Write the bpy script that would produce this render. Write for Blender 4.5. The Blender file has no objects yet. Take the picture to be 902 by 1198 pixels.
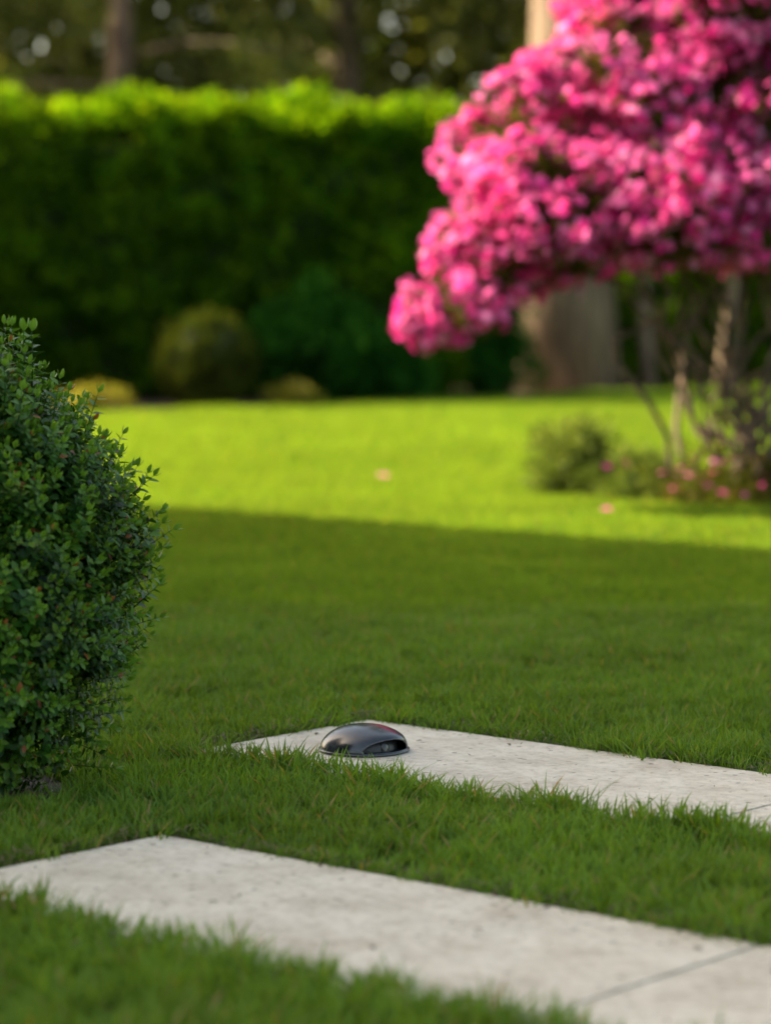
import bpy, math, random, bmesh
import numpy as np
from mathutils import Vector, Quaternion, Euler, noise, Matrix
random.seed(7); rng=np.random.default_rng(11)
scene=bpy.context.scene
# ---------------------------------------------------------------- helpers
def new_mat(name):
    m=bpy.data.materials.new(name); m.use_nodes=True
    nt=m.node_tree; nt.nodes.clear()
    out=nt.nodes.new('ShaderNodeOutputMaterial')
    return m,nt,out
def N(nt,t,**kw):
    n=nt.nodes.new(t)
    for k,v in kw.items(): setattr(n,k,v)
    return n
def ramp(nt,fac,stops):
    r=N(nt,'ShaderNodeValToRGB')
    e=r.color_ramp.elements
    while len(e)>1: e.remove(e[-1])
    e[0].position=stops[0][0]; e[0].color=(*stops[0][1],1)
    for p,c in stops[1:]:
        x=e.new(p); x.color=(*c,1)
    nt.links.new(fac,r.inputs[0]); return r
def mixc(nt,fac,a,b,mode='MIX'):
    m=N(nt,'ShaderNodeMix',data_type='RGBA',blend_type=mode)
    for s,v in ((m.inputs[0],fac),(m.inputs[6],a),(m.inputs[7],b)):
        if hasattr(v,'is_output'): nt.links.new(v,s)
        elif isinstance(v,(int,float)): s.default_value=v
        else: s.default_value=(*v,1)
    return m.outputs[2]
def leaf_mat(name,stops,transl=.35,rough=.4,tip=None,tipamt=.5,noise_scale=1.5,dark=.55,transcol=(1.25,1.3,.5),spec=.4,brown=None,brownp=.96,simple=False):
    m,nt,out=new_mat(name); L=nt.links.new
    at=N(nt,'ShaderNodeAttribute',attribute_name='rnd'); ai=N(nt,'ShaderNodeAttribute',attribute_name='irnd')
    oi=N(nt,'ShaderNodeObjectInfo')
    ad0=N(nt,'ShaderNodeMath',operation='ADD'); L(ai.outputs['Fac'],ad0.inputs[0]); L(oi.outputs['Random'],ad0.inputs[1])
    fr=N(nt,'ShaderNodeMath',operation='FRACT'); L(ad0.outputs[0],fr.inputs[0])
    ad=N(nt,'ShaderNodeMath',operation='ADD'); L(at.outputs['Fac'],ad.inputs[0]); L(fr.outputs[0],ad.inputs[1])
    hf=N(nt,'ShaderNodeMath',operation='MULTIPLY'); L(ad.outputs[0],hf.inputs[0]); hf.inputs[1].default_value=.5
    col=ramp(nt,hf.outputs[0],stops).outputs[0]
    geo=N(nt,'ShaderNodeNewGeometry')
    no=N(nt,'ShaderNodeTexNoise'); no.inputs['Scale'].default_value=noise_scale; no.inputs['Detail'].default_value=1
    L(geo.outputs['Position'],no.inputs['Vector'])
    nr=ramp(nt,no.outputs[0],[(.35,(dark,dark,dark)),(.65,(1.15,1.15,1.05))])
    col=mixc(nt,1.0,col,nr.outputs[0],'MULTIPLY')
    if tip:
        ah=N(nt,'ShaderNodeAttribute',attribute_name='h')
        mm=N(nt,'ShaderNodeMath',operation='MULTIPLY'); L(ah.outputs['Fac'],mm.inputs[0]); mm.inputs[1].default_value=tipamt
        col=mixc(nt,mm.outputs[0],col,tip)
    if brown:
        gt=N(nt,'ShaderNodeMath',operation='GREATER_THAN'); L(at.outputs['Fac'],gt.inputs[0]); gt.inputs[1].default_value=brownp
        col=mixc(nt,gt.outputs[0],col,brown)
    if simple:
        p=N(nt,'ShaderNodeBsdfDiffuse'); L(col,p.inputs['Color'])
    else:
        p=N(nt,'ShaderNodeBsdfPrincipled'); L(col,p.inputs['Base Color']); p.inputs['Roughness'].default_value=rough
        p.inputs['Specular IOR Level'].default_value=spec
    tr=N(nt,'ShaderNodeBsdfTranslucent'); tc=mixc(nt,1.0,col,transcol,'MULTIPLY'); L(tc,tr.inputs['Color'])
    mx=N(nt,'ShaderNodeMixShader'); mx.inputs[0].default_value=transl
    L(p.outputs[0],mx.inputs[1]); L(tr.outputs[0],mx.inputs[2]); L(mx.outputs[0],out.inputs[0])
    return m
def solid_mat(name,stops,scale=8,rough=.8,bump=.3,bscale=None,detail=6,stretch=(1,1,1),metal=0,spec=.5):
    m,nt,out=new_mat(name); L=nt.links.new
    tc=N(nt,'ShaderNodeTexCoord'); mp=N(nt,'ShaderNodeMapping'); mp.inputs['Scale'].default_value=stretch
    L(tc.outputs['Object'],mp.inputs[0])
    no=N(nt,'ShaderNodeTexNoise'); no.inputs['Scale'].default_value=scale; no.inputs['Detail'].default_value=detail; L(mp.outputs[0],no.inputs['Vector'])
    r=ramp(nt,no.outputs[0],stops)
    p=N(nt,'ShaderNodeBsdfPrincipled'); L(r.outputs[0],p.inputs['Base Color']); p.inputs['Roughness'].default_value=rough
    p.inputs['Metallic'].default_value=metal; p.inputs['Specular IOR Level'].default_value=spec
    n2=N(nt,'ShaderNodeTexNoise'); n2.inputs['Scale'].default_value=bscale or scale*4; n2.inputs['Detail'].default_value=5; L(mp.outputs[0],n2.inputs['Vector'])
    b=N(nt,'ShaderNodeBump'); b.inputs['Strength'].default_value=bump; b.inputs['Distance'].default_value=.01; L(n2.outputs[0],b.inputs['Height'])
    L(b.outputs[0],p.inputs['Normal']); L(p.outputs[0],out.inputs[0]); return m

def mk_mesh(name,V,F,mats,attrs=None,smooth=True,midx=None):
    me=bpy.data.meshes.new(name); me.from_pydata([tuple(v) for v in V],[],F)
    if attrs:
        for k,a in attrs.items():
            at=me.attributes.new(k,'FLOAT','POINT'); at.data.foreach_set('value',np.asarray(a,dtype=np.float32))
    for m in (mats if isinstance(mats,(list,tuple)) else [mats]): me.materials.append(m)
    if midx is not None: me.polygons.foreach_set('material_index',np.asarray(midx,dtype=np.int32))
    if smooth: me.polygons.foreach_set('use_smooth',np.ones(len(me.polygons),dtype=bool))
    me.update(); return me
def mk_obj(name,V,F,mats,attrs=None,smooth=True,parent=None,midx=None):
    o=bpy.data.objects.new(name,mk_mesh(name,V,F,mats,attrs,smooth,midx)); scene.collection.objects.link(o)
    if parent: o.parent=parent
    return o
def empty(name,loc=(0,0,0)):
    e=bpy.data.objects.new(name,None); scene.collection.objects.link(e); e.empty_display_size=.1; return e
class Geo:
    def __init__(s): s.V=[];s.F=[];s.r=[];s.h=[];s.m=[]
    def add(s,V,F,r=0.,h=0.,m=0):
        o=len(s.V); s.V+=[tuple(v) for v in V]; s.F+=[tuple(i+o for i in f) for f in F]
        s.r+=[r]*len(V); s.h+=(list(h) if hasattr(h,'__len__') else [h]*len(V)); s.m+=[m]*len(F)
    def leaf(s,p,d,up,L,W,fold=.25,curl=.15,r=None,h=0.,m=0,lod=2):
        p=Vector(p); d=Vector(d).normalized(); up=Vector(up)
        side=d.cross(up)
        if side.length<1e-4: side=d.cross(Vector((1,0,0)))
        side.normalize(); n=side.cross(d).normalized()
        c=lambda t: p+d*(L*t)-n*(curl*L*t*t)
        w=W/2; rr=random.random() if r is None else r
        if lod==0:
            s.add([p,c(.5)+side*w+n*fold*w,c(1),c(.5)-side*w+n*fold*w],[(0,2,1),(0,3,2)],rr,h,m); return
        if lod==1:
            s.add([p,c(.5)+side*w*.9+n*fold*w,c(.85)+side*w*.75+n*fold*w,c(1.),c(.85)-side*w*.75+n*fold*w,c(.5)-side*w*.9+n*fold*w],[(0,3,2,1),(0,5,4,3)],rr,h,m); return
        V=[p, c(.4)+side*w+n*fold*w, c(.4), c(.4)-side*w+n*fold*w, c(1), c(.75)+side*w*.7+n*fold*w*.7, c(.75), c(.75)-side*w*.7+n*fold*w*.7]
        s.add(V,[(0,2,1),(0,3,2),(1,2,6,5),(2,3,7,6),(5,6,4),(6,7,4)],rr,h,m)
    def tube(s,pts,rad,n=6,r=.5,m=0,h=0.):
        pts=[Vector(p) for p in pts]; V=[];F=[]
        for i,p in enumerate(pts):
            t=(pts[min(i+1,len(pts)-1)]-pts[max(i-1,0)]).normalized()
            a=t.cross(Vector((.13,.97,.2))); 
            if a.length<1e-3: a=t.cross(Vector((1,0,0)))
            a.normalize(); b=t.cross(a)
            for k in range(n):
                an=2*math.pi*k/n
                V.append(p+(a*math.cos(an)+b*math.sin(an))*rad[i])
        for i in range(len(pts)-1):
            for k in range(n):
                k2=(k+1)%n; F.append((i*n+k,i*n+k2,(i+1)*n+k2,(i+1)*n+k))
        F.append(tuple(range(n))[::-1]); F.append(tuple(range((len(pts)-1)*n,len(pts)*n)))
        s.add(V,F,r,h,m)
    def box(s,c,sz,m=0):
        x,y,z=[a/2 for a in sz]; cx,cy,cz=c
        V=[(cx+i*x,cy+j*y,cz+k*z) for k in(-1,1) for j in(-1,1) for i in(-1,1)]
        s.add(V,[(0,2,3,1),(4,5,7,6),(0,1,5,4),(2,6,7,3),(0,4,6,2),(1,3,7,5)],.5,0,m)
    def obj(s,name,mats,smooth=True,parent=None): return mk_obj(name,s.V,s.F,mats,{'rnd':s.r,'h':s.h},smooth,parent,s.m)
def template_coll(name,geos,mats):
    c=bpy.data.collections.new(name)
    for i,g in enumerate(geos):
        me=mk_mesh(name+'_t%d'%i,g.V,g.F,mats,{'rnd':g.r,'h':g.h},True,g.m)
        c.objects.link(bpy.data.objects.new(name+'_t%d'%i,me))
    return c
def scatter(name,P,R,S,coll,parent=None,real=True):
    me=bpy.data.meshes.new(name); me.from_pydata([tuple(p) for p in P],[],[])
    a=me.attributes.new('rot','FLOAT_VECTOR','POINT'); a.data.foreach_set('vector',np.asarray(R,dtype=np.float32).ravel())
    a=me.attributes.new('scl','FLOAT','POINT'); a.data.foreach_set('value',np.asarray(S,dtype=np.float32))
    if real:
        a=me.attributes.new('irnd','FLOAT','POINT'); a.data.foreach_set('value',rng.random(len(P)).astype(np.float32))
    o=bpy.data.objects.new(name,me); scene.collection.objects.link(o)
    ng=bpy.data.node_groups.new(name+'_gn','GeometryNodeTree')
    ng.interface.new_socket('Geometry',in_out='INPUT',socket_type='NodeSocketGeometry')
    ng.interface.new_socket('Geometry',in_out='OUTPUT',socket_type='NodeSocketGeometry')
    gi=ng.nodes.new('NodeGroupInput'); go=ng.nodes.new('NodeGroupOutput')
    ci=ng.nodes.new('GeometryNodeCollectionInfo'); ci.inputs['Collection'].default_value=coll
    ci.inputs['Separate Children'].default_value=True; ci.inputs['Reset Children'].default_value=True
    ip=ng.nodes.new('GeometryNodeInstanceOnPoints'); ip.inputs['Pick Instance'].default_value=True
    ar=ng.nodes.new('GeometryNodeInputNamedAttribute'); ar.data_type='FLOAT_VECTOR'; ar.inputs['Name'].default_value='rot'
    as_=ng.nodes.new('GeometryNodeInputNamedAttribute'); as_.data_type='FLOAT'; as_.inputs['Name'].default_value='scl'
    l=ng.links.new
    l(gi.outputs[0],ip.inputs['Points']); l(ci.outputs[0],ip.inputs['Instance'])
    l([x for x in ar.outputs if x.enabled][0],ip.inputs['Rotation']); l([x for x in as_.outputs if x.enabled][0],ip.inputs['Scale'])
    if real:
        rz=ng.nodes.new('GeometryNodeRealizeInstances'); l(ip.outputs[0],rz.inputs[0]); l(rz.outputs[0],go.inputs[0])
    else: l(ip.outputs[0],go.inputs[0])
    md=o.modifiers.new('scatter','NODES'); md.node_group=ng
    if parent: o.parent=parent
    return o
def align(d,spin=None):
    q=Vector(d).to_track_quat('Z','Y')@Quaternion((0,0,1),random.uniform(0,6.283) if spin is None else spin)
    return tuple(q.to_euler())
def nz(p,s=1.): return noise.noise(Vector(p)*s)
def rdir():
    v=Vector((random.gauss(0,1),random.gauss(0,1),random.gauss(0,1))); return v.normalized()

# ---------------------------------------------------------------- layout axes (paving parallel to the house)
U=np.array([.756,-.655]); W=np.array([.655,.756])
A=np.array([-.315,3.807]); D=np.array([-.032,4.865]); SW=.455
def uw(x,y): return x*U[0]+y*U[1], x*W[0]+y*W[1]
def xy(u,w): return u*U[0]+w*W[0], u*U[1]+w*W[1]
rows=[(uw(*A),6),(uw(*D),5)]
def in_slab(x,y,mg=0.,lip=0.):
    u,w=uw(x,y)
    for (u0,w0),n in rows:
        if u0-mg<u<u0+n*1.006+mg and w0-SW-mg+lip<w<w0+mg: return True
    return False
def front_edge(x,y):
    u,w=uw(x,y)
    return any(u0-.05<u and w0-SW-.06<w<w0-SW+.05 for (u0,w0),n in rows)
def lawn_edge(x): return min(23.5,max(16.8,17.8+1.1*(x+1.7)))

# ---------------------------------------------------------------- materials
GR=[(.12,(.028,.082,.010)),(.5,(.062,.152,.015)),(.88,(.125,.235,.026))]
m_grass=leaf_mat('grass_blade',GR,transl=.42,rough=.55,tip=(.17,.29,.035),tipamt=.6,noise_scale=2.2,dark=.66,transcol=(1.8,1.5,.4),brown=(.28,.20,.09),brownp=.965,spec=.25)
m_grass2=leaf_mat('grass_blade_far',GR,transl=.46,tip=(.17,.29,.038),tipamt=.6,noise_scale=.9,dark=.82,transcol=(2.05,1.6,.5),brown=(.26,.19,.08),brownp=.965,simple=True)
m_box=leaf_mat('boxwood_leaf',[(.1,(.012,.052,.006)),(.5,(.034,.115,.010)),(.9,(.08,.19,.018))],transl=.30,rough=.38,tip=(.17,.31,.03),tipamt=.65,noise_scale=9,dark=.45,brown=(.25,.09,.03),brownp=.99,spec=.32)
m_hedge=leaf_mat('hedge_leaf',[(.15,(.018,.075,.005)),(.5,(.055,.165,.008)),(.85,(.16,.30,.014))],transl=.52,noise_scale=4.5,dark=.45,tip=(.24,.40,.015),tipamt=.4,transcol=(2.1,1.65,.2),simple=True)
m_bark=solid_mat('bark',[(.35,(.09,.055,.035)),(.65,(.26,.18,.12))],scale=6,bump=.9,stretch=(3,3,.5))
m_bark2=solid_mat('pine_bark',[(.35,(.08,.048,.03)),(.65,(.25,.17,.105))],scale=5,bump=1,stretch=(4,4,.4))
m_stem=solid_mat('stem_bark',[(.35,(.05,.032,.02)),(.7,(.16,.10,.06))],scale=20,bump=.6)
m_soil=solid_mat('soil',[(.35,(.035,.022,.014)),(.7,(.11,.065,.04))],scale=14,bump=1)
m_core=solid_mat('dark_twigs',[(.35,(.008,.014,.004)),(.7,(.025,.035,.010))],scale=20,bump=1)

# ---------------------------------------------------------------- ground
m,nt,out=new_mat('ground_turf'); L=nt.links.new
geo=N(nt,'ShaderNodeNewGeometry'); no=N(nt,'ShaderNodeTexNoise'); no.inputs['Scale'].default_value=30; no.inputs['Detail'].default_value=4; L(geo.outputs['Position'],no.inputs['Vector'])
r=ramp(nt,no.outputs[0],[(.3,(.02,.03,.008)),(.5,(.03,.065,.010)),(.7,(.05,.06,.018))])
p=N(nt,'ShaderNodeBsdfPrincipled'); p.inputs['Roughness'].default_value=.9; p.inputs['Specular IOR Level'].default_value=.1; L(r.outputs[0],p.inputs['Base Color'])
L(p.outputs[0],out.inputs[0])
m_ground=m
mk_obj('ground',[(-150,-150,0),(150,-150,0),(150,150,0),(-150,150,0)],[(0,1,2,3)],m_ground,smooth=False)
xs=np.linspace(-14,14,60); V=[];F=[]
for i,x in enumerate(xs):
    V+= [(x,lawn_edge(x)-.05+.12*nz((x,0,0),1.2),.005),(x,30,.005)]
    if i: F.append((2*i-2,2*i,2*i+1,2*i-1))
mk_obj('planting_bed',V,F,m_soil,smooth=False)

# ---------------------------------------------------------------- grass
def tuft(nb,rad,hmin,hmax,w,segs=3,leanv=.33):
    g=Geo()
    for _ in range(nb):
        a=random.uniform(0,6.283); rr=rad*math.sqrt(random.random()); p=Vector((rr*math.cos(a),rr*math.sin(a),0))
        h=random.uniform(hmin,hmax); la=random.uniform(0,6.283); lean=abs(random.gauss(0,leanv))
        if segs==2: h*=1+.3*nz(p,9)
        ld=Vector((math.cos(la),math.sin(la),0)); f=random.uniform(0,3.14); s=Vector((math.cos(f),math.sin(f),0))*w*random.uniform(.7,1.2)/2
        cu=random.uniform(.1,.5)
        T=(0,.4,.75,1) if segs==3 else (0,.55,1)
        c=[p+ld*(h*lean*t+h*cu*lean*2*t*t)+Vector((0,0,h*t*(1-.25*cu*t))) for t in T]
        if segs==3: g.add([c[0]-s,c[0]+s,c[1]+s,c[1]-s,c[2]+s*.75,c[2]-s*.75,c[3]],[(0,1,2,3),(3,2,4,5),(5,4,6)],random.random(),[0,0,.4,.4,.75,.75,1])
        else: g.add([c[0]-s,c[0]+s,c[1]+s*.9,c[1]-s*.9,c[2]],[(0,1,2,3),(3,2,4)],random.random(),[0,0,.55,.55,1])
    return g
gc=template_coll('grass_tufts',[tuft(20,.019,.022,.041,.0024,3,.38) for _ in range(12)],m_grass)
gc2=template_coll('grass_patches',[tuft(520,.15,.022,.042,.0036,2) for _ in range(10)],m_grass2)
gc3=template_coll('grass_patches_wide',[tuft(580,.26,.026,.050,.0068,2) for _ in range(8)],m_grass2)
def bush_clear(x,y):
    return (x+.62)**2+(y-4.18)**2 < (.15+.03*nz((x,y,3),20))**2
def lay_grass(x0,x1,y0,y1,dens,sc,mg,cond=None,tilt=.1,grid=None):
    P=[];R=[];S=[]
    if grid:
        pts=[(x0+(i+random.uniform(.1,.9))*grid,y0+(j+random.uniform(.1,.9))*grid) for i in range(int((x1-x0)/grid)) for j in range(int((y1-y0)/grid))]
    else:
        n=int((x1-x0)*(y1-y0)*dens); pts=list(zip(rng.uniform(x0,x1,n),rng.uniform(y0,y1,n)))
    for x,y in pts:
        if cond and not cond(x,y): continue
        if y<8 and (in_slab(x,y,mg+.012*nz((x,y,0),18),0 if grid else .018+.016*nz((x,y,4),30)) or bush_clear(x,y)): continue
        hn=1+(.10 if grid else .2)*nz((x,y,1.7),3.5)+(0 if grid else .26)*nz((x,y,8),14)
        if not grid and front_edge(x,y): hn*=1.2     # edge grass the mower misses
        P.append((x,y,-.002)); R.append((random.gauss(0,tilt),random.gauss(0,tilt),random.uniform(0,6.283))); S.append(sc*hn*(random.uniform(.8,1.18) if not grid else random.uniform(.93,1.08)))
    return P,R,S
P=[];R=[];S=[]
infr=lambda x,y: abs(x)<.25+.19*y
for args in ((-1.2,1.3,1.9,4.2,2100,1.0,-.002,infr),(-1.8,1.9,4.2,6.6,1900,1.0,-.002,infr)):
    a=lay_grass(*args); P+=a[0];R+=a[1];S+=a[2]
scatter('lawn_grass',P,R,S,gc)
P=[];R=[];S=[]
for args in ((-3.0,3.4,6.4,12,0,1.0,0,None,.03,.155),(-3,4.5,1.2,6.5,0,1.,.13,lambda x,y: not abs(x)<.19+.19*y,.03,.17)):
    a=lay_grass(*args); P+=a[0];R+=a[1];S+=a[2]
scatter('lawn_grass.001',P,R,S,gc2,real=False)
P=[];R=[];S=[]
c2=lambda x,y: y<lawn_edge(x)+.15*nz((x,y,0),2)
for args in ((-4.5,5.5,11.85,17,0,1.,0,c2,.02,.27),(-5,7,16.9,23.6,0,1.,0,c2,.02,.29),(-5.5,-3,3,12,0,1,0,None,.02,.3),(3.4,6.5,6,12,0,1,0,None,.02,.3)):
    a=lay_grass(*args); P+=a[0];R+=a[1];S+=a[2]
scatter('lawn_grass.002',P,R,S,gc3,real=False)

# ---------------------------------------------------------------- paving
m,nt,out=new_mat('limestone'); L=nt.links.new
tc=N(nt,'ShaderNodeTexCoord')
n1=N(nt,'ShaderNodeTexNoise'); n1.inputs['Scale'].default_value=7; n1.inputs['Detail'].default_value=8; n1.inputs['Roughness'].default_value=.7; L(tc.outputs['Object'],n1.inputs['Vector'])
c1=ramp(nt,n1.outputs[0],[(.3,(.44,.38,.29)),(.5,(.59,.535,.43)),(.72,(.70,.65,.54))]).outputs[0]
n3=N(nt,'ShaderNodeTexNoise'); n3.inputs['Scale'].default_value=60; n3.inputs['Detail'].default_value=6; n3.inputs['Roughness'].default_value=.8; L(tc.outputs['Object'],n3.inputs['Vector'])
c3=ramp(nt,n3.outputs[0],[(.30,(.55,.51,.45)),(.43,(.88,.87,.84)),(.53,(1,1,1)),(.7,(1.1,1.1,1.08))]).outputs[0]
col=mixc(nt,1.,c1,c3,'MULTIPLY')
vo=N(nt,'ShaderNodeTexVoronoi'); vo.inputs['Scale'].default_value=40; L(tc.outputs['Object'],vo.inputs['Vector'])
wn=N(nt,'ShaderNodeMath',operation='GREATER_THAN'); L(vo.outputs['Color'],wn.inputs[0]); wn.inputs[1].default_value=.60
pit=N(nt,'ShaderNodeMath',operation='LESS_THAN'); L(vo.outputs['Distance'],pit.inputs[0]); pit.inputs[1].default_value=.18
pm=N(nt,'ShaderNodeMath',operation='MULTIPLY'); L(wn.outputs[0],pm.inputs[0]); L(pit.outputs[0],pm.inputs[1])
pm2=N(nt,'ShaderNodeMath',operation='MULTIPLY'); L(pm.outputs[0],pm2.inputs[0]); pm2.inputs[1].default_value=.75
col=mixc(nt,pm2.outputs[0],col,(.18,.145,.11))
p=N(nt,'ShaderNodeBsdfPrincipled'); L(col,p.inputs['Base Color']); p.inputs['Roughness'].default_value=.65
hs=N(nt,'ShaderNodeMath',operation='SUBTRACT'); L(n3.outputs[0],hs.inputs[0]); L(pm.outputs[0],hs.inputs[1])
b=N(nt,'ShaderNodeBump'); b.inputs['Strength'].default_value=.9; b.inputs['Distance'].default_value=.003; L(hs.outputs[0],b.inputs['Height']); L(b.outputs[0],p.inputs['Normal']); L(p.outputs[0],out.inputs[0])
m_stone=m
ang=math.atan2(U[1],U[0])
for ri,((u0,w0),n) in enumerate(rows):
    me=bpy.data.meshes.new('stone_path'); bm=bmesh.new()
    for i in range(n):
        res=bmesh.ops.create_cube(bm,size=1)
        vs=res['verts']
        bmesh.ops.scale(bm,vec=(1.0,SW,.05),verts=vs)
        bmesh.ops.translate(bm,vec=(.5+i*1.0045,-SW/2,-.013+random.uniform(-.0006,.0006)),verts=vs)
    bmesh.ops.bevel(bm,geom=bm.edges[:],offset=.0025,segments=2,affect='EDGES')
    bm.to_mesh(me); bm.free(); me.materials.append(m_stone)
    o=bpy.data.objects.new('stone_path',me); scene.collection.objects.link(o)
    x,y=xy(u0,w0); o.location=(x,y,0); o.rotation_euler=(0,0,ang)
m_dirt=solid_mat('path_dirt',[(.35,(.03,.022,.012)),(.7,(.13,.09,.05))],scale=40,bump=1)
g=Geo()
for (u0,w0),n in rows:
    c=[xy(u0-.02,w0+.02),xy(u0+n*1.005+.02,w0+.02),xy(u0+n*1.005+.02,w0-SW-.02),xy(u0-.02,w0-SW-.02)]
    g.add([(a,b_,.004) for a,b_ in c],[(3,2,1,0)])
g.obj('path_bedding',m_dirt,False)
m_clip=solid_mat('dry_clipping',[(.35,(.05,.03,.018)),(.6,(.12,.09,.04)),(.75,(.06,.10,.02))],scale=9,bump=.2)
g=Geo()
for k in range(560):
    ri=random.randint(0,1); (u0,w0),n=rows[ri]
    u=u0+random.uniform(0.02,2.0); w=w0-(SW*random.random()**1.6 if random.random()<.6 else SW-.06*random.random())
    x,y=xy(u,w); a=random.uniform(0,6.283)
    big=random.random()<.11
    Ln=random.uniform(.012,.022) if big else random.uniform(.003,.018); Wd=.007 if big else random.uniform(.0014,.0030)
    g.leaf((x,y,.0135+random.uniform(0,.001)),(math.cos(a),math.sin(a),random.uniform(0,.15)),(0,0,1),Ln,Wd)
for (u0,w0),n in rows:
    for k in range(1300):
        if random.random()<.65: u=u0+random.uniform(-.02,2.2); w=w0+random.gauss(.008,.010)
        else: u=u0-abs(random.gauss(.008,.016)); w=w0-random.uniform(-.03,.5)
        x,y=xy(u,w); a=random.uniform(0,6.283)
        g.leaf((x,y,.006+random.uniform(0,.018)),(math.cos(a),math.sin(a),random.uniform(0,.6)),(0,0,1),random.uniform(.01,.03),.0022)
g.obj('grass_clippings',m_clip)

# ---------------------------------------------------------------- path light (dome)
lamp=empty('path_light')
lx,ly=-.036,4.53
m_metal,nt,out=new_mat('graphite_paint'); L=nt.links.new
tc=N(nt,'ShaderNodeTexCoord'); n1=N(nt,'ShaderNodeTexNoise'); n1.inputs['Scale'].default_value=60; n1.inputs['Detail'].default_value=6; L(tc.outputs['Object'],n1.inputs['Vector'])
p=N(nt,'ShaderNodeBsdfPrincipled'); L(ramp(nt,n1.outputs[0],[(.35,(.008,.011,.015)),(.7,(.018,.022,.028))]).outputs[0],p.inputs['Base Color'])
L(ramp(nt,n1.outputs[0],[(.3,(.16,.16,.16)),(.7,(.28,.28,.28))]).outputs[0],p.inputs['Roughness'])
p.inputs['Specular IOR Level'].default_value=.8; L(p.outputs[0],out.inputs[0])
m_in=solid_mat('lamp_interior',[(.3,(.006,.006,.007)),(.7,(.015,.015,.017))],scale=30,rough=.4,bump=.1)
m_glass,nt,out=new_mat('lamp_glass'); p=N(nt,'ShaderNodeBsdfPrincipled'); p.inputs['Base Color'].default_value=(.03,.03,.03,1); p.inputs['Roughness'].default_value=.12; nt.links.new(p.outputs[0],out.inputs[0])
RB=.074; HB=.041; ZT=.012
op_c=math.radians(-50); op_w=math.radians(40)
def dome_pt(t,a,off=0.):
    rr=(RB+off)*math.cos(t*math.pi/2)**.85; z=(HB+off)*math.sin(t*math.pi/2)**1.05
    da=(a-op_c+math.pi)%(2*math.pi)-math.pi
    br=math.exp(-(da/.75)**2)*math.exp(-((t-.40)/.2)**2)
    rr+=.006*br; z+=.003*br
    return Vector((rr*math.cos(a),rr*math.sin(a),z))
NA,NT=200,56; V=[];F=[]
for i in range(NT+1):
    for k in range(NA): V.append(dome_pt(i/NT*.995,2*math.pi*k/NA))
def opened(t,a):
    da=(a-op_c+math.pi)%(2*math.pi)-math.pi
    if abs(da)>op_w: return False
    top=.28*math.sqrt(max(0,1-(da/op_w)**2))
    return .06<t<.06+top
for i in range(NT):
    for k in range(NA):
        if not opened((i+.5)/NT,2*math.pi*(k+.5)/NA): F.append((i*NA+k,i*NA+(k+1)%NA,(i+1)*NA+(k+1)%NA,(i+1)*NA+k))
F.append(tuple(NT*NA+k for k in range(NA)))
sh=mk_obj('shell',V,F,m_metal,parent=lamp); sh.location=(lx,ly,ZT+.003)
sd=sh.modifiers.new('s','SOLIDIFY'); sd.thickness=.0028; sd.offset=-1
sm=sh.modifiers.new('sm','SMOOTH'); sm.iterations=6; sm.factor=.5
def lathe(prof,n=96):
    V=[];F=[]
    for r_,z in prof:
        for k in range(n): V.append((r_*math.cos(2*math.pi*k/n),r_*math.sin(2*math.pi*k/n),z))
    for i in range(len(prof)-1):
        for k in range(n): F.append((i*n+k,i*n+(k+1)%n,(i+1)*n+(k+1)%n,(i+1)*n+k))
    return V,F
V,F=lathe([(.0,0),(.0755,0),(.0765,.001),(.0765,.0035),(.0755,.0045),(.072,.005),(.0,.005)])
o=mk_obj('base_ring',V,F,m_metal,parent=lamp); o.location=(lx,ly,ZT)
V,F=lathe([(.056,0),(.055,.010),(.049,.020),(.034,.028),(.0,.031)])
o=mk_obj('reflector_body',V,F,m_in,parent=lamp); o.location=(lx,ly,ZT+.004)
V,F=lathe([(.0,.006),(.010,.005),(.0145,.002),(.0155,-.002),(.0155,-.006)])
o=mk_obj('lens',V,F,m_glass,parent=lamp); o.location=(lx+.052*math.cos(op_c),ly+.052*math.sin(op_c),ZT+.014); o.scale=(.6,1.3,1)
o.rotation_euler=Vector((math.cos(op_c),math.sin(op_c),.35)).to_track_quat('Z','Y').to_euler()

# ---------------------------------------------------------------- bushes
def sprig(Ln,step,lL,lW,spread=.9,n_side=2):
    g=Geo(); 
    bend=Vector((random.uniform(-.12,.12),random.uniform(-.12,.12),0))
    f=lambda t: Vector((0,0,Ln*t))+bend*(Ln*t*t)
    g.tube([f(0),f(.5),f(1)],[.0011*Ln/.07,.0009*Ln/.07,.0005*Ln/.07],3,m=0,r=.1)
    k=0; t=.12
    while t<1:
        base=f(t); a0=k*1.57+random.uniform(-.3,.3)
        for s in range(n_side):
            a=a0+s*2*math.pi/n_side
            up=1.05-spread*(1-t*.6)+random.uniform(-.15,.15)
            d=Vector((math.cos(a),math.sin(a),max(.15,up)))
            sc=(1-.3*t)*random.uniform(.8,1.15)
            g.leaf(base,d,(0,0,1),lL*sc,lW*sc,r=random.random(),h=max(0,(t-.55)*2.2))
        t+=step/Ln; k+=1
    for s in range(3):
        a=s*2.1; g.leaf(f(1),(math.cos(a)*.5,math.sin(a)*.5,1),(math.cos(a),math.sin(a),0),lL*.7,lW*.6,h=1.)
    return g
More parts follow.
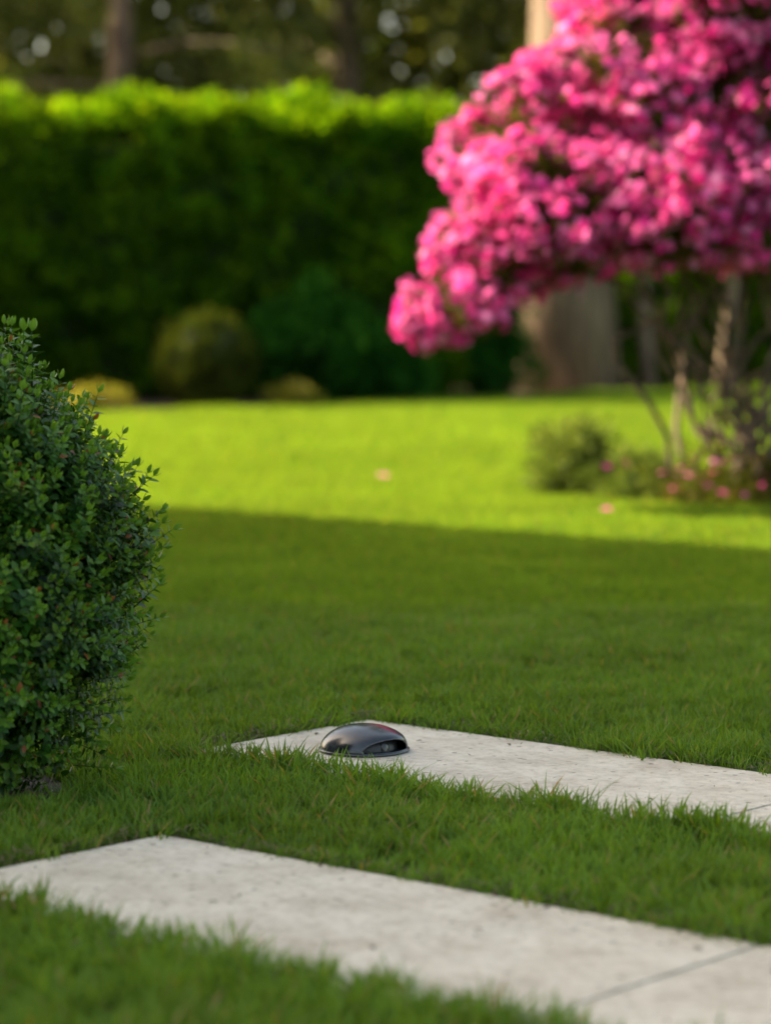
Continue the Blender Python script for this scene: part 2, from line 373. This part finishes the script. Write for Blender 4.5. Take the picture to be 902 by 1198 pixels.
def ellipsoid(name,c,r,mat,parent,dis=.12,ns=4.):
    V=[];F=[];n,mm=28,16
    for i in range(mm+1):
        th=math.pi*i/mm
        for k in range(n):
            a=2*math.pi*k/n; d=Vector((math.sin(th)*math.cos(a),math.sin(th)*math.sin(a),math.cos(th)))
            s=1+dis*nz(d,ns); V.append((c[0]+d.x*r[0]*s,c[1]+d.y*r[1]*s,max(.002,c[2]+d.z*r[2]*s)))
    for i in range(mm):
        for k in range(n): F.append((i*n+k,(i+1)*n+k,(i+1)*n+(k+1)%n,i*n+(k+1)%n))
    return mk_obj(name,V,F,mat,parent=parent)
def ball_bush(name,c,r,n,coll,upb=.6,depth=(.62,.98),bump=.1,sc=(.7,1.1),core=.72,zmin=.01):
    e=empty(name); P=[];R=[];S=[]
    for _ in range(n):
        d=rdir(); 
        s=(random.uniform(*depth))*(1+bump*nz(d+Vector(c),3.)+bump*.6*nz(d+Vector(c),8.))
        p=Vector((c[0]+d.x*r[0]*s,c[1]+d.y*r[1]*s,c[2]+d.z*r[2]*s))
        if p.z<zmin: continue
        nn=Vector((d.x/r[0],d.y/r[1],d.z/r[2])).normalized()
        P.append(p); R.append(align((nn+Vector((0,0,upb))+rdir()*.35).normalized())); S.append(random.uniform(*sc))
    scatter('foliage',P,R,S,coll,parent=e)
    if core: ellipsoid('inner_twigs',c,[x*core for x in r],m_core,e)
    return e
bx0,by0,bz0=-.632,4.18,.342
bc=template_coll('box_sprigs',[sprig(.07,.0105,.024,.0135) for _ in range(8)],m_box)
e=ball_bush('boxwood_ball',(bx0,by0,bz0),(.24,.24,.325),3300,bc,upb=.75,depth=(.66,.96),bump=.2,sc=(.55,1.0),core=.74)
P=[];R=[];S=[]
for _ in range(130):
    d=rdir()
    if d.z<-.3: continue
    p=Vector((bx0+d.x*.23,by0+d.y*.235,bz0+d.z*.32)); P.append(p); R.append(align((d+Vector((0,0,1.2))+rdir()*.25))); S.append(random.uniform(.8,1.15))
for dx,dy in ((.08,-.02),(.095,-.03),(.072,.0)):
    P.append((bx0+dx,by0+dy,bz0+.285)); R.append(align((.05,0,1))); S.append(1.3)
scatter('long_shoots',P,R,S,bc,parent=e)
g=Geo()
for k in range(5):
    a=k*1.3; g.tube([(bx0+.03*math.cos(a),by0+.03*math.sin(a),0),(bx0+.06*math.cos(a),by0+.06*math.sin(a),.12),(bx0+.12*math.cos(a),by0+.12*math.sin(a),.3)],[.012,.009,.006],6)
g.obj('stems',m_stem,parent=e)
V=[(bx0,by0,.010)];F=[]
for k in range(40):
    a=2*math.pi*k/40; rr=.18+.03*nz((math.cos(a),math.sin(a),5),2.5); V.append((bx0+rr*math.cos(a),by0+rr*math.sin(a),.003))
for k in range(40): F.append((0,1+k,1+(k+1)%40))
mk_obj('soil',V,F,m_soil)

# ---------------------------------------------------------------- hedge
def clump(n,rad,lL,lW,up=.3,lod=0):
    g=Geo()
    for _ in range(n):
        d=rdir(); p=d*rad*random.random()**.5; p.z*=.8
        dd=(d+rdir()*.7+Vector((0,0,up))).normalized()
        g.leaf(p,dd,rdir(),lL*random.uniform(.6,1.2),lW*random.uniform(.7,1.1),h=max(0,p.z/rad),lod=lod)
    return g
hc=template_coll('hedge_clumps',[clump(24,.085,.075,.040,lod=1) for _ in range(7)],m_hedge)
def hedge(name,p0,p1,hgt,thick,dens,coll):
    e=empty(name); p0=Vector((*p0,0)); p1=Vector((*p1,0)); ax=(p1-p0); Ln=ax.length; ax.normalize(); nf=Vector((ax.y,-ax.x,0))
    def pos(s,w,z): return p0+ax*s+nf*w+Vector((0,0,z))
    P=[];R=[];S=[]
    def add(s,w,z,n):
        q=pos(s,w,z); b_=.15*nz((s,w,z),1.6)+.12*nz((s,w,z),4.5)
        q=q+n*b_; 
        P.append(q); R.append(align(n+Vector((0,0,.5))+rdir()*.5)); S.append(random.uniform(.7,1.3))
    for _ in range(int(Ln*hgt*dens)): add(random.uniform(0,Ln),random.uniform(-.10,.0),random.uniform(0.02,hgt),nf)
    for _ in range(int(Ln*thick*dens)): add(random.uniform(0,Ln),random.uniform(-thick,0),hgt-random.uniform(0,.1),Vector((0,0,1)))
    for _ in range(int(thick*hgt*dens)): 
        add(Ln-random.uniform(0,.08),random.uniform(-thick,0),random.uniform(0,hgt),ax); add(random.uniform(0,.08),random.uniform(-thick,0),random.uniform(0,hgt),-ax)
    for _ in range(int(Ln*75)):
        s=random.uniform(0,Ln); k=max(0,.6+nz((s,3,0),1.3)); q=pos(s,random.uniform(-thick,.08),hgt+random.uniform(-.04,.26)*k); P.append(q); R.append(align(Vector((0,0,1))+rdir()*.4)); S.append(random.uniform(.5,1))
    scatter('foliage',P,R,S,coll,parent=e)
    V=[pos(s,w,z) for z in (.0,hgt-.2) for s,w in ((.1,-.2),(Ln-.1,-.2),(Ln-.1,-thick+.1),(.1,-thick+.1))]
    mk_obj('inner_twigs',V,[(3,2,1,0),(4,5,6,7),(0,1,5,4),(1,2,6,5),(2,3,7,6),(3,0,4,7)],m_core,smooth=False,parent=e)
    return e
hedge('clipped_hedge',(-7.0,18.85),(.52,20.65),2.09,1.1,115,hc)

# ---------------------------------------------------------------- shrubs by the hedge
m_olive=leaf_mat('olive_leaf',[(.1,(.04,.06,.010)),(.5,(.07,.09,.015)),(.9,(.12,.13,.02))],transl=.3,noise_scale=5,dark=.6,simple=True)
m_dkshrub=leaf_mat('dark_shrub_leaf',[(.1,(.010,.055,.008)),(.5,(.025,.11,.014)),(.9,(.05,.17,.02))],transl=.3,noise_scale=3,dark=.5,simple=True)
m_yel=leaf_mat('yellow_leaf',[(.1,(.10,.12,.02)),(.5,(.25,.23,.03)),(.9,(.55,.45,.14))],transl=.4,noise_scale=5,dark=.7,simple=True)
m_ggreen=leaf_mat('grey_green_leaf',[(.1,(.08,.12,.03)),(.5,(.17,.23,.06)),(.9,(.30,.34,.10))],transl=.35,noise_scale=12,dark=.6,simple=True)
oc=template_coll('olive_clumps',[clump(40,.05,.03,.014) for _ in range(4)],m_olive)
dc=template_coll('dark_clumps',[clump(26,.09,.09,.035,lod=1) for _ in range(4)],m_dkshrub)
yc=template_coll('yellow_clumps',[clump(26,.06,.05,.02) for _ in range(3)],m_yel)
ggc=template_coll('ggreen_clumps',[clump(30,.04,.034,.007,up=1.) for _ in range(4)],m_ggreen)
ball_bush('round_shrub',(-1.25,19.0,.33),(.34,.34,.33),700,oc,depth=(.85,1.0),core=.85)
ball_bush('leafy_shrub',(-.52,19.7,.38),(.42,.35,.40),260,dc,depth=(.6,1.05),bump=.4,core=.6)
ball_bush('leafy_shrub',(-.05,20.1,.22),(.35,.3,.25),170,dc,depth=(.6,1.05),bump=.4,core=.6)
ball_bush('leafy_shrub',(.65,21.2,.42),(.45,.4,.5),300,dc,depth=(.6,1.05),bump=.4,core=.6)
ball_bush('leafy_shrub',(1.0,23.6,.7),(.6,.4,.9),420,dc,depth=(.6,1.05),core=.6)
ball_bush('leafy_shrub',(2.3,24.0,.5),(.7,.5,.75),420,hc,depth=(.6,1.05),core=.6)
ball_bush('leafy_shrub',(3.4,24.0,.8),(.9,.5,1.1),650,hc,depth=(.6,1.05),core=.6)
ball_bush('low_flowering_plant',(-.62,18.75,.06),(.19,.16,.10),50,yc,depth=(.5,1.05),core=None)
ball_bush('low_flowering_plant',(-1.95,18.35,.06),(.25,.18,.10),60,yc,depth=(.5,1.05),core=None)
ball_bush('mounded_shrub',(.73,10.45,.11),(.15,.15,.17),300,ggc,depth=(.5,1.1),bump=.35,core=.4,sc=(.7,1.3))
ball_bush('mounded_shrub',(.95,10.25,.06),(.18,.16,.12),230,ggc,depth=(.5,1.1),bump=.35,core=.4,sc=(.7,1.2))

# ---------------------------------------------------------------- azalea
m_pink=leaf_mat('azalea_petal',[(.08,(.52,.008,.17)),(.32,(.78,.035,.32)),(.6,(.88,.11,.46)),(.85,(.94,.32,.64)),(.97,(.96,.50,.75))],transl=.42,noise_scale=6,dark=.75,transcol=(1.0,.75,1.0),tip=(.98,.50,.76),tipamt=.42,simple=True)
m_azleaf=leaf_mat('azalea_leaf',[(.1,(.04,.06,.012)),(.5,(.10,.12,.02)),(.9,(.20,.13,.04))],transl=.35,noise_scale=5,simple=True)
def flower(g,p,ax,s,r,m=0,lod=1):
    q=Vector(ax).to_track_quat('Z','Y'); off=random.uniform(0,6); hh=random.uniform(0,1)**2
    for k in range(5):
        a=off+k*1.2566; d=q@Vector((math.cos(a),math.sin(a),random.uniform(.3,.6)))
        g.leaf(p,d,ax,s*random.uniform(.85,1.1),s*.85,fold=-.15,curl=.35,r=min(1,max(0,r+random.uniform(-.12,.12))),h=hh,m=m,lod=lod)
def truss(spread,nf):
    g=Geo(); base=random.random(); off=rdir()*.3
    for _ in range(nf):
        d=(rdir()+Vector((0,0,.5))+off).normalized(); flower(g,d*spread*random.uniform(.3,1.3),(d+rdir()*.5).normalized(),random.uniform(.015,.025),base*.35+random.random()*.65)
    for _ in range(6):
        d=rdir(); d.z=-abs(d.z)*.5+.25; g.leaf((0,0,-.005),d,(0,0,1),.048,.015,m=1,lod=0)
    return g
ac=template_coll('azalea_trusses',[truss(random.uniform(.03,.05),random.randint(5,9)) for _ in range(12)],[m_pink,m_azleaf])
az=empty('azalea_bush')
lobes=[(.25,9.75,.74,.18,.22,.12),(.38,9.9,.92,.22,.28,.17),(.41,10.0,1.27,.19,.28,.20),(.64,9.75,1.06,.27,.3,.24),(.70,10.2,1.36,.28,.3,.24),
(.84,9.9,1.58,.26,.3,.22),(1.04,9.7,1.12,.30,.32,.25),(1.2,10.1,1.58,.36,.4,.32),(1.42,9.75,1.12,.34,.35,.27),(.94,10.2,1.86,.30,.35,.22),
(1.35,10.2,2.05,.44,.45,.3),(1.75,10.0,1.62,.44,.45,.38),(1.88,9.9,1.10,.40,.4,.27),(2.25,10.1,1.35,.38,.4,.33),(1.1,10.6,1.3,.45,.35,.4),(1.7,10.7,1.4,.5,.4,.45),(.62,10.3,1.05,.22,.25,.18),(1.95,10.4,2.0,.4,.35,.28),(.15,9.8,.68,.10,.14,.07),
(1.05,9.85,1.42,.3,.3,.2),(1.5,9.75,1.42,.3,.3,.22),(.5,9.8,1.18,.2,.25,.18),(.6,9.95,1.5,.17,.22,.14),(1.65,9.8,1.9,.3,.3,.22),(1.25,9.8,1.8,.3,.3,.2),(.9,10.1,2.0,.25,.3,.15)]
P=[];R=[];S=[]
for li,(x,y,z,a,b_,c) in enumerate(lobes):
    area=4*math.pi*(((a*b_)**1.6+(a*c)**1.6+(b_*c)**1.6)/3)**(1/1.6)
    for _ in range(int(area/.0016)):
        d=rdir(); s=random.uniform(.76,1.05)*(1+.26*nz(d*1.0+Vector((li*3.1,0,0)),2.2)+.18*nz(d+Vector((li,0,0)),6))
        p=Vector((x+d.x*a*s,y+d.y*b_*s,z+d.z*c*s))
        if d.z<-.6 and random.random()<.5: continue
        if nz(p,5.5)>.20 or nz(p+Vector((9,0,0)),11)>.40: continue
        if any(((p.x-l[0])/l[3])**2+((p.y-l[1])/l[4])**2+((p.z-l[2])/l[5])**2<.5 for l in lobes): continue
        if p.y>10.6 and random.random()<.5: continue
        P.append(p); R.append(align(Vector((d.x/a,d.y/b_,d.z/c)).normalized()+Vector((0,0,.4))+rdir()*.5)); S.append(random.uniform(.6,1.15))
scatter('blossom',P,R,S,ac,parent=az)
alc=template_coll('azalea_leaf_clumps',[clump(18,.05,.045,.014) for _ in range(4)],m_azleaf)
P=[];R=[];S=[]
for (x,y,z,a,b_,c) in lobes:
    for _ in range(int(130*(a/.3)**2)):
        d=rdir()*random.uniform(.45,.92); P.append((x+d.x*a,y+d.y*b_,z+d.z*c)); R.append(align(rdir())); S.append(random.uniform(.7,1.2))
scatter('foliage',P,R,S,alc,parent=az)
g=Geo()
def wiggle(p0,p1,bow,n=9,wg=.05,seed=0):
    p0=Vector(p0);p1=Vector(p1);out=[]
    for i in range(n):
        t=i/(n-1); q=p0.lerp(p1,t)+Vector(bow)*math.sin(math.pi*t)
        q+=Vector((nz((t*3,seed,0),1),nz((t*3,seed,7),1),nz((t*3,seed,3),1)*.4))*wg*4*t*(1-t)*2
        out.append(q)
    return out
for li,(x,y,z,a,b_,c) in enumerate(lobes):
    bx=1.34+random.uniform(-.22,.36); by=10.1+random.uniform(-.15,.15)
    far=max(0,bx-x-.3)
    mid=Vector((bx+(x-bx)*.3,by+(y-by)*.3,max(.72,z*.62)))
    p1=wiggle((bx,by,0),mid,(random.uniform(-.16,.16),0,0),10,.16,li*5.3); p2=wiggle(mid,(x,y,z),(0,0,.05+far*.12),6,.06,li*2.7)
    pts=p1+p2[1:]; n_=len(pts)
    r0=random.uniform(.008,.015); g.tube(pts,[r0*(1-.6*i/(n_-1)) for i in range(n_)],6)
    for t in range(6):
        d=rdir(); s0=pts[random.randint(11,n_-1)]
        e2=Vector((x+d.x*a*.85,y+d.y*b_*.85,z+d.z*c*.85))
        g.tube(wiggle(s0,e2,rdir()*.03,5,.02,li+t*3.3),[.006,.005,.004,.003,.002],4)
for k in range(5):
    a=random.uniform(-1.2,4.3); bx=1.36+random.uniform(-.25,.35); by=10.05+random.uniform(-.15,.15); h=random.uniform(.85,1.1)
    pts=wiggle((bx,by,0),(bx+.25*math.cos(a),by+.25*math.sin(a),h),(.18*math.cos(a+.8),.1,.0),n=12,seed=90+k*2.1,wg=.24)
    g.tube(pts,[.013*(1-.5*i/11) for i in range(12)],6)
g.obj('stems',m_stem,parent=az)
ball_bush('ground_cover',(1.35,9.98,.04),(.40,.25,.17),420,template_coll('gcov',[clump(24,.04,.035,.012) for _ in range(4)],m_azleaf),depth=(.3,1.05),bump=.4,core=None)
g=Geo()
for k in range(50):
    x=random.gauss(1.35,.3); y=random.gauss(9.85,.15)
    flower(g,Vector((x,y,.07+.12*random.random())),(random.uniform(-.4,.4),random.uniform(-.8,.2),1),random.uniform(.012,.020),random.uniform(.3,1))
for x,y in ((-.02,11.1),(.77,9.3)):
    for j in range(2): flower(g,Vector((x+random.gauss(0,.012),y+random.gauss(0,.02),.045)),(0,-.3,1),.015,.9)
g.obj('fallen_blossom',m_pink)

# ---------------------------------------------------------------- trees
m_conif=leaf_mat('conifer_leaf',[(.1,(.03,.05,.018)),(.5,(.09,.12,.04)),(.9,(.28,.28,.10))],transl=.4,noise_scale=1.2,dark=.4,simple=True)
m_decid=leaf_mat('tree_leaf',[(.1,(.05,.07,.018)),(.5,(.13,.15,.04)),(.9,(.36,.34,.12))],transl=.45,noise_scale=1.2,dark=.4,simple=True)
cc=template_coll('conifer_clumps',[clump(34,.24,.19,.036,up=.1) for _ in range(5)],m_conif)
tc_=template_coll('tree_clumps',[clump(30,.24,.13,.08,up=.1) for _ in range(5)],m_decid)
def tree(name,x,y,H,r0,rc,z0,n,coll,bark,lean=(0,0)):
    e=empty(name); g=Geo()
    tr=[Vector((x+lean[0]*t+.12*nz((t*2,x,0),1)*t,y+lean[1]*t,H*t)) for t in np.linspace(0,1,12)]
    g.tube(tr,[r0*(1.18 if i==0 else 1)*(1-.85*(i/11)**1.1) for i in range(12)],16)
    P=[];R=[];S=[]
    nl=26
    for k in range(nl):
        t=k/(nl-1); z=z0+(H-z0)*t*.96; a=k*2.4+random.uniform(-.4,.4); L_=rc*(1-.75*t)*random.uniform(.7,1.1)*(.6+.4*min(1,t*5+.3))
        b0=Vector((x+lean[0]*z/H,y+lean[1]*z/H,z)); b1=b0+Vector((math.cos(a)*L_,math.sin(a)*L_,random.uniform(-.15,.35)*L_))
        pts=wiggle(b0,b1,(0,0,.08*L_),6,.08,k); g.tube(pts,[r0*.22*(1-.8*i/5) for i in range(6)],6)
        for j in range(n//nl):
            s=random.random()**.6; q=b0.lerp(b1,s)+rdir()*(.18+.45*random.random())*(.5+.3*L_)*.75; q.z-=random.uniform(0,.25)
            P.append(q); R.append(align((q-b0)+Vector((0,0,.3)))); S.append(random.uniform(.6,1.4))
    g.obj('trunk',bark,parent=e); scatter('foliage',P,R,S,coll,parent=e)
tree('pine_tree',1.46,22.2,13,.385,3.0,5.6,600,cc,m_bark2,lean=(.1,.2))
tree('young_tree',2.15,22.3,3.2,.055,.7,1.5,120,tc_,m_bark,lean=(-.2,0))
tree('young_tree',2.75,22.4,3.2,.055,.7,1.5,120,tc_,m_bark,lean=(.3,0))
tree('conifer_tree',-7.6,27.5,9,.22,2.4,.8,700,cc,m_bark)
tree('broadleaf_tree',-4.9,29.0,10,.22,2.7,1.0,700,tc_,m_bark)
tree('conifer_tree',-2.6,27.2,9.5,.17,2.3,1.6,560,cc,m_bark)
tree('conifer_tree',-.4,28.5,10,.17,2.5,1.0,600,cc,m_bark)
tree('broadleaf_tree',2.2,29,10,.22,2.8,1.0,700,tc_,m_bark)
tree('conifer_tree',4.9,27.5,10,.24,2.6,.6,700,cc,m_bark)
tree('broadleaf_tree',7.6,28,9,.22,2.6,.6,600,tc_,m_bark)
P=[];R=[];S=[]
for k in range(3700):
    x=random.uniform(-14,14); z=(random.uniform(0,9) if k<2600 else random.uniform(1.5,5.5)); y=35+3*nz((x,z,0),.35)+random.uniform(-.8,.8)
    P.append((x,y,z)); R.append(align(rdir())); S.append(random.uniform(1.3,2.2))
scatter('distant_trees',P,R,S,tc_)

# ---------------------------------------------------------------- house
m_wall=solid_mat('render_wall',[(.3,(.40,.38,.34)),(.7,(.48,.46,.42))],scale=3,bump=.2)
m_roof=solid_mat('roof_edge',[(.3,(.10,.10,.10)),(.7,(.16,.16,.16))],scale=5,bump=.2)
m_win,nt,out=new_mat('window_glass'); p=N(nt,'ShaderNodeBsdfPrincipled'); p.inputs['Base Color'].default_value=(.03,.04,.05,1); p.inputs['Roughness'].default_value=.05; nt.links.new(p.outputs[0],out.inputs[0])
hs=empty('rendered_house')
Hh=6.0; u0,u1,w0,w1=-21,-7.6,-5.0,3.45
def hobj(name,g,mat):
    o=g.obj(name,mat,False,parent=hs); o.rotation_euler=(0,0,ang); return o
g=Geo(); g.box(((u0+u1)/2,(w0+w1)/2,(Hh-.25)/2),(u1-u0-.4,w1-w0-.4,Hh-.25)); hobj('walls',g,m_wall)
g=Geo(); g.box(((u0+u1)/2,(w0+w1)/2,Hh-.12),(u1-u0,w1-w0,.24)); hobj('roof',g,m_roof)
gw=Geo(); gf=Geo()
for fl in (1.35,4.2):
    for k in range(4):
        uc=u1-1.8-k*3.1
        gw.box((uc,w1-.19,fl),(1.5,.03,1.5)); 
        for dx,dz,sx,sz in ((0,.79,1.66,.08),(0,-.79,1.66,.08),(-.79,0,.08,1.5),(.79,0,.08,1.5),(0,0,.05,1.5)): gf.box((uc+dx,w1-.165,fl+dz),(sx,.06,sz))
    for k in range(2):
        wc=w0+2.2+k*3.8
        gw.box((u1-.19,wc,fl),(.03,1.4,1.5))
        for dx,dz,sx,sz in ((0,.79,1.56,.08),(0,-.79,1.56,.08),(-.74,0,.08,1.5),(.74,0,.08,1.5)): gf.box((u1-.165,wc+dx,fl+dz),(.06,sx,sz))
hobj('windows',gw,m_win); hobj('window_frames',gf,m_roof)
g=Geo(); g.box((u1-.18,w0+4.1,1.05),(.06,1.0,2.1)); hobj('door',g,m_roof)

# ---------------------------------------------------------------- light
el=math.radians(35); az_=Vector((-.95,.30)).normalized()
sd_=Vector((az_.x*math.cos(el),az_.y*math.cos(el),math.sin(el)))
sl=bpy.data.lights.new('sun','SUN'); sl.energy=19.0; sl.angle=math.radians(.5); sl.color=(1,.85,.60)
so=bpy.data.objects.new('sun',sl); scene.collection.objects.link(so); so.rotation_euler=sd_.to_track_quat('Z','Y').to_euler()
w=bpy.data.worlds.new('World'); scene.world=w; w.use_nodes=True; nt=w.node_tree
bg=nt.nodes['Background']; sky=nt.nodes.new('ShaderNodeTexSky'); sky.sky_type='NISHITA'; sky.sun_disc=False
sky.sun_elevation=el; sky.sun_rotation=math.atan2(az_.x,az_.y); sky.dust_density=3.0; sky.ozone_density=.4; sky.air_density=.8
wb=mixc(nt,1.0,sky.outputs[0],(1.12,1.0,.79),'MULTIPLY')
nt.links.new(wb,bg.inputs[0]); bg.inputs[1].default_value=.51

# ---------------------------------------------------------------- camera
cd=bpy.data.cameras.new('camera'); cam=bpy.data.objects.new('camera',cd); scene.collection.objects.link(cam); scene.camera=cam
cd.sensor_fit='HORIZONTAL'; cd.sensor_width=24; cd.lens=85; cd.clip_end=400; cd.clip_start=.05
cam.location=(0,0,.77); cam.rotation_euler=(math.radians(90-4.51),0,0)
cd.dof.use_dof=True; cd.dof.focus_distance=4.38; cd.dof.aperture_fstop=2.5
scene.view_settings.view_transform='Standard'; scene.view_settings.look='None'; scene.view_settings.exposure=0
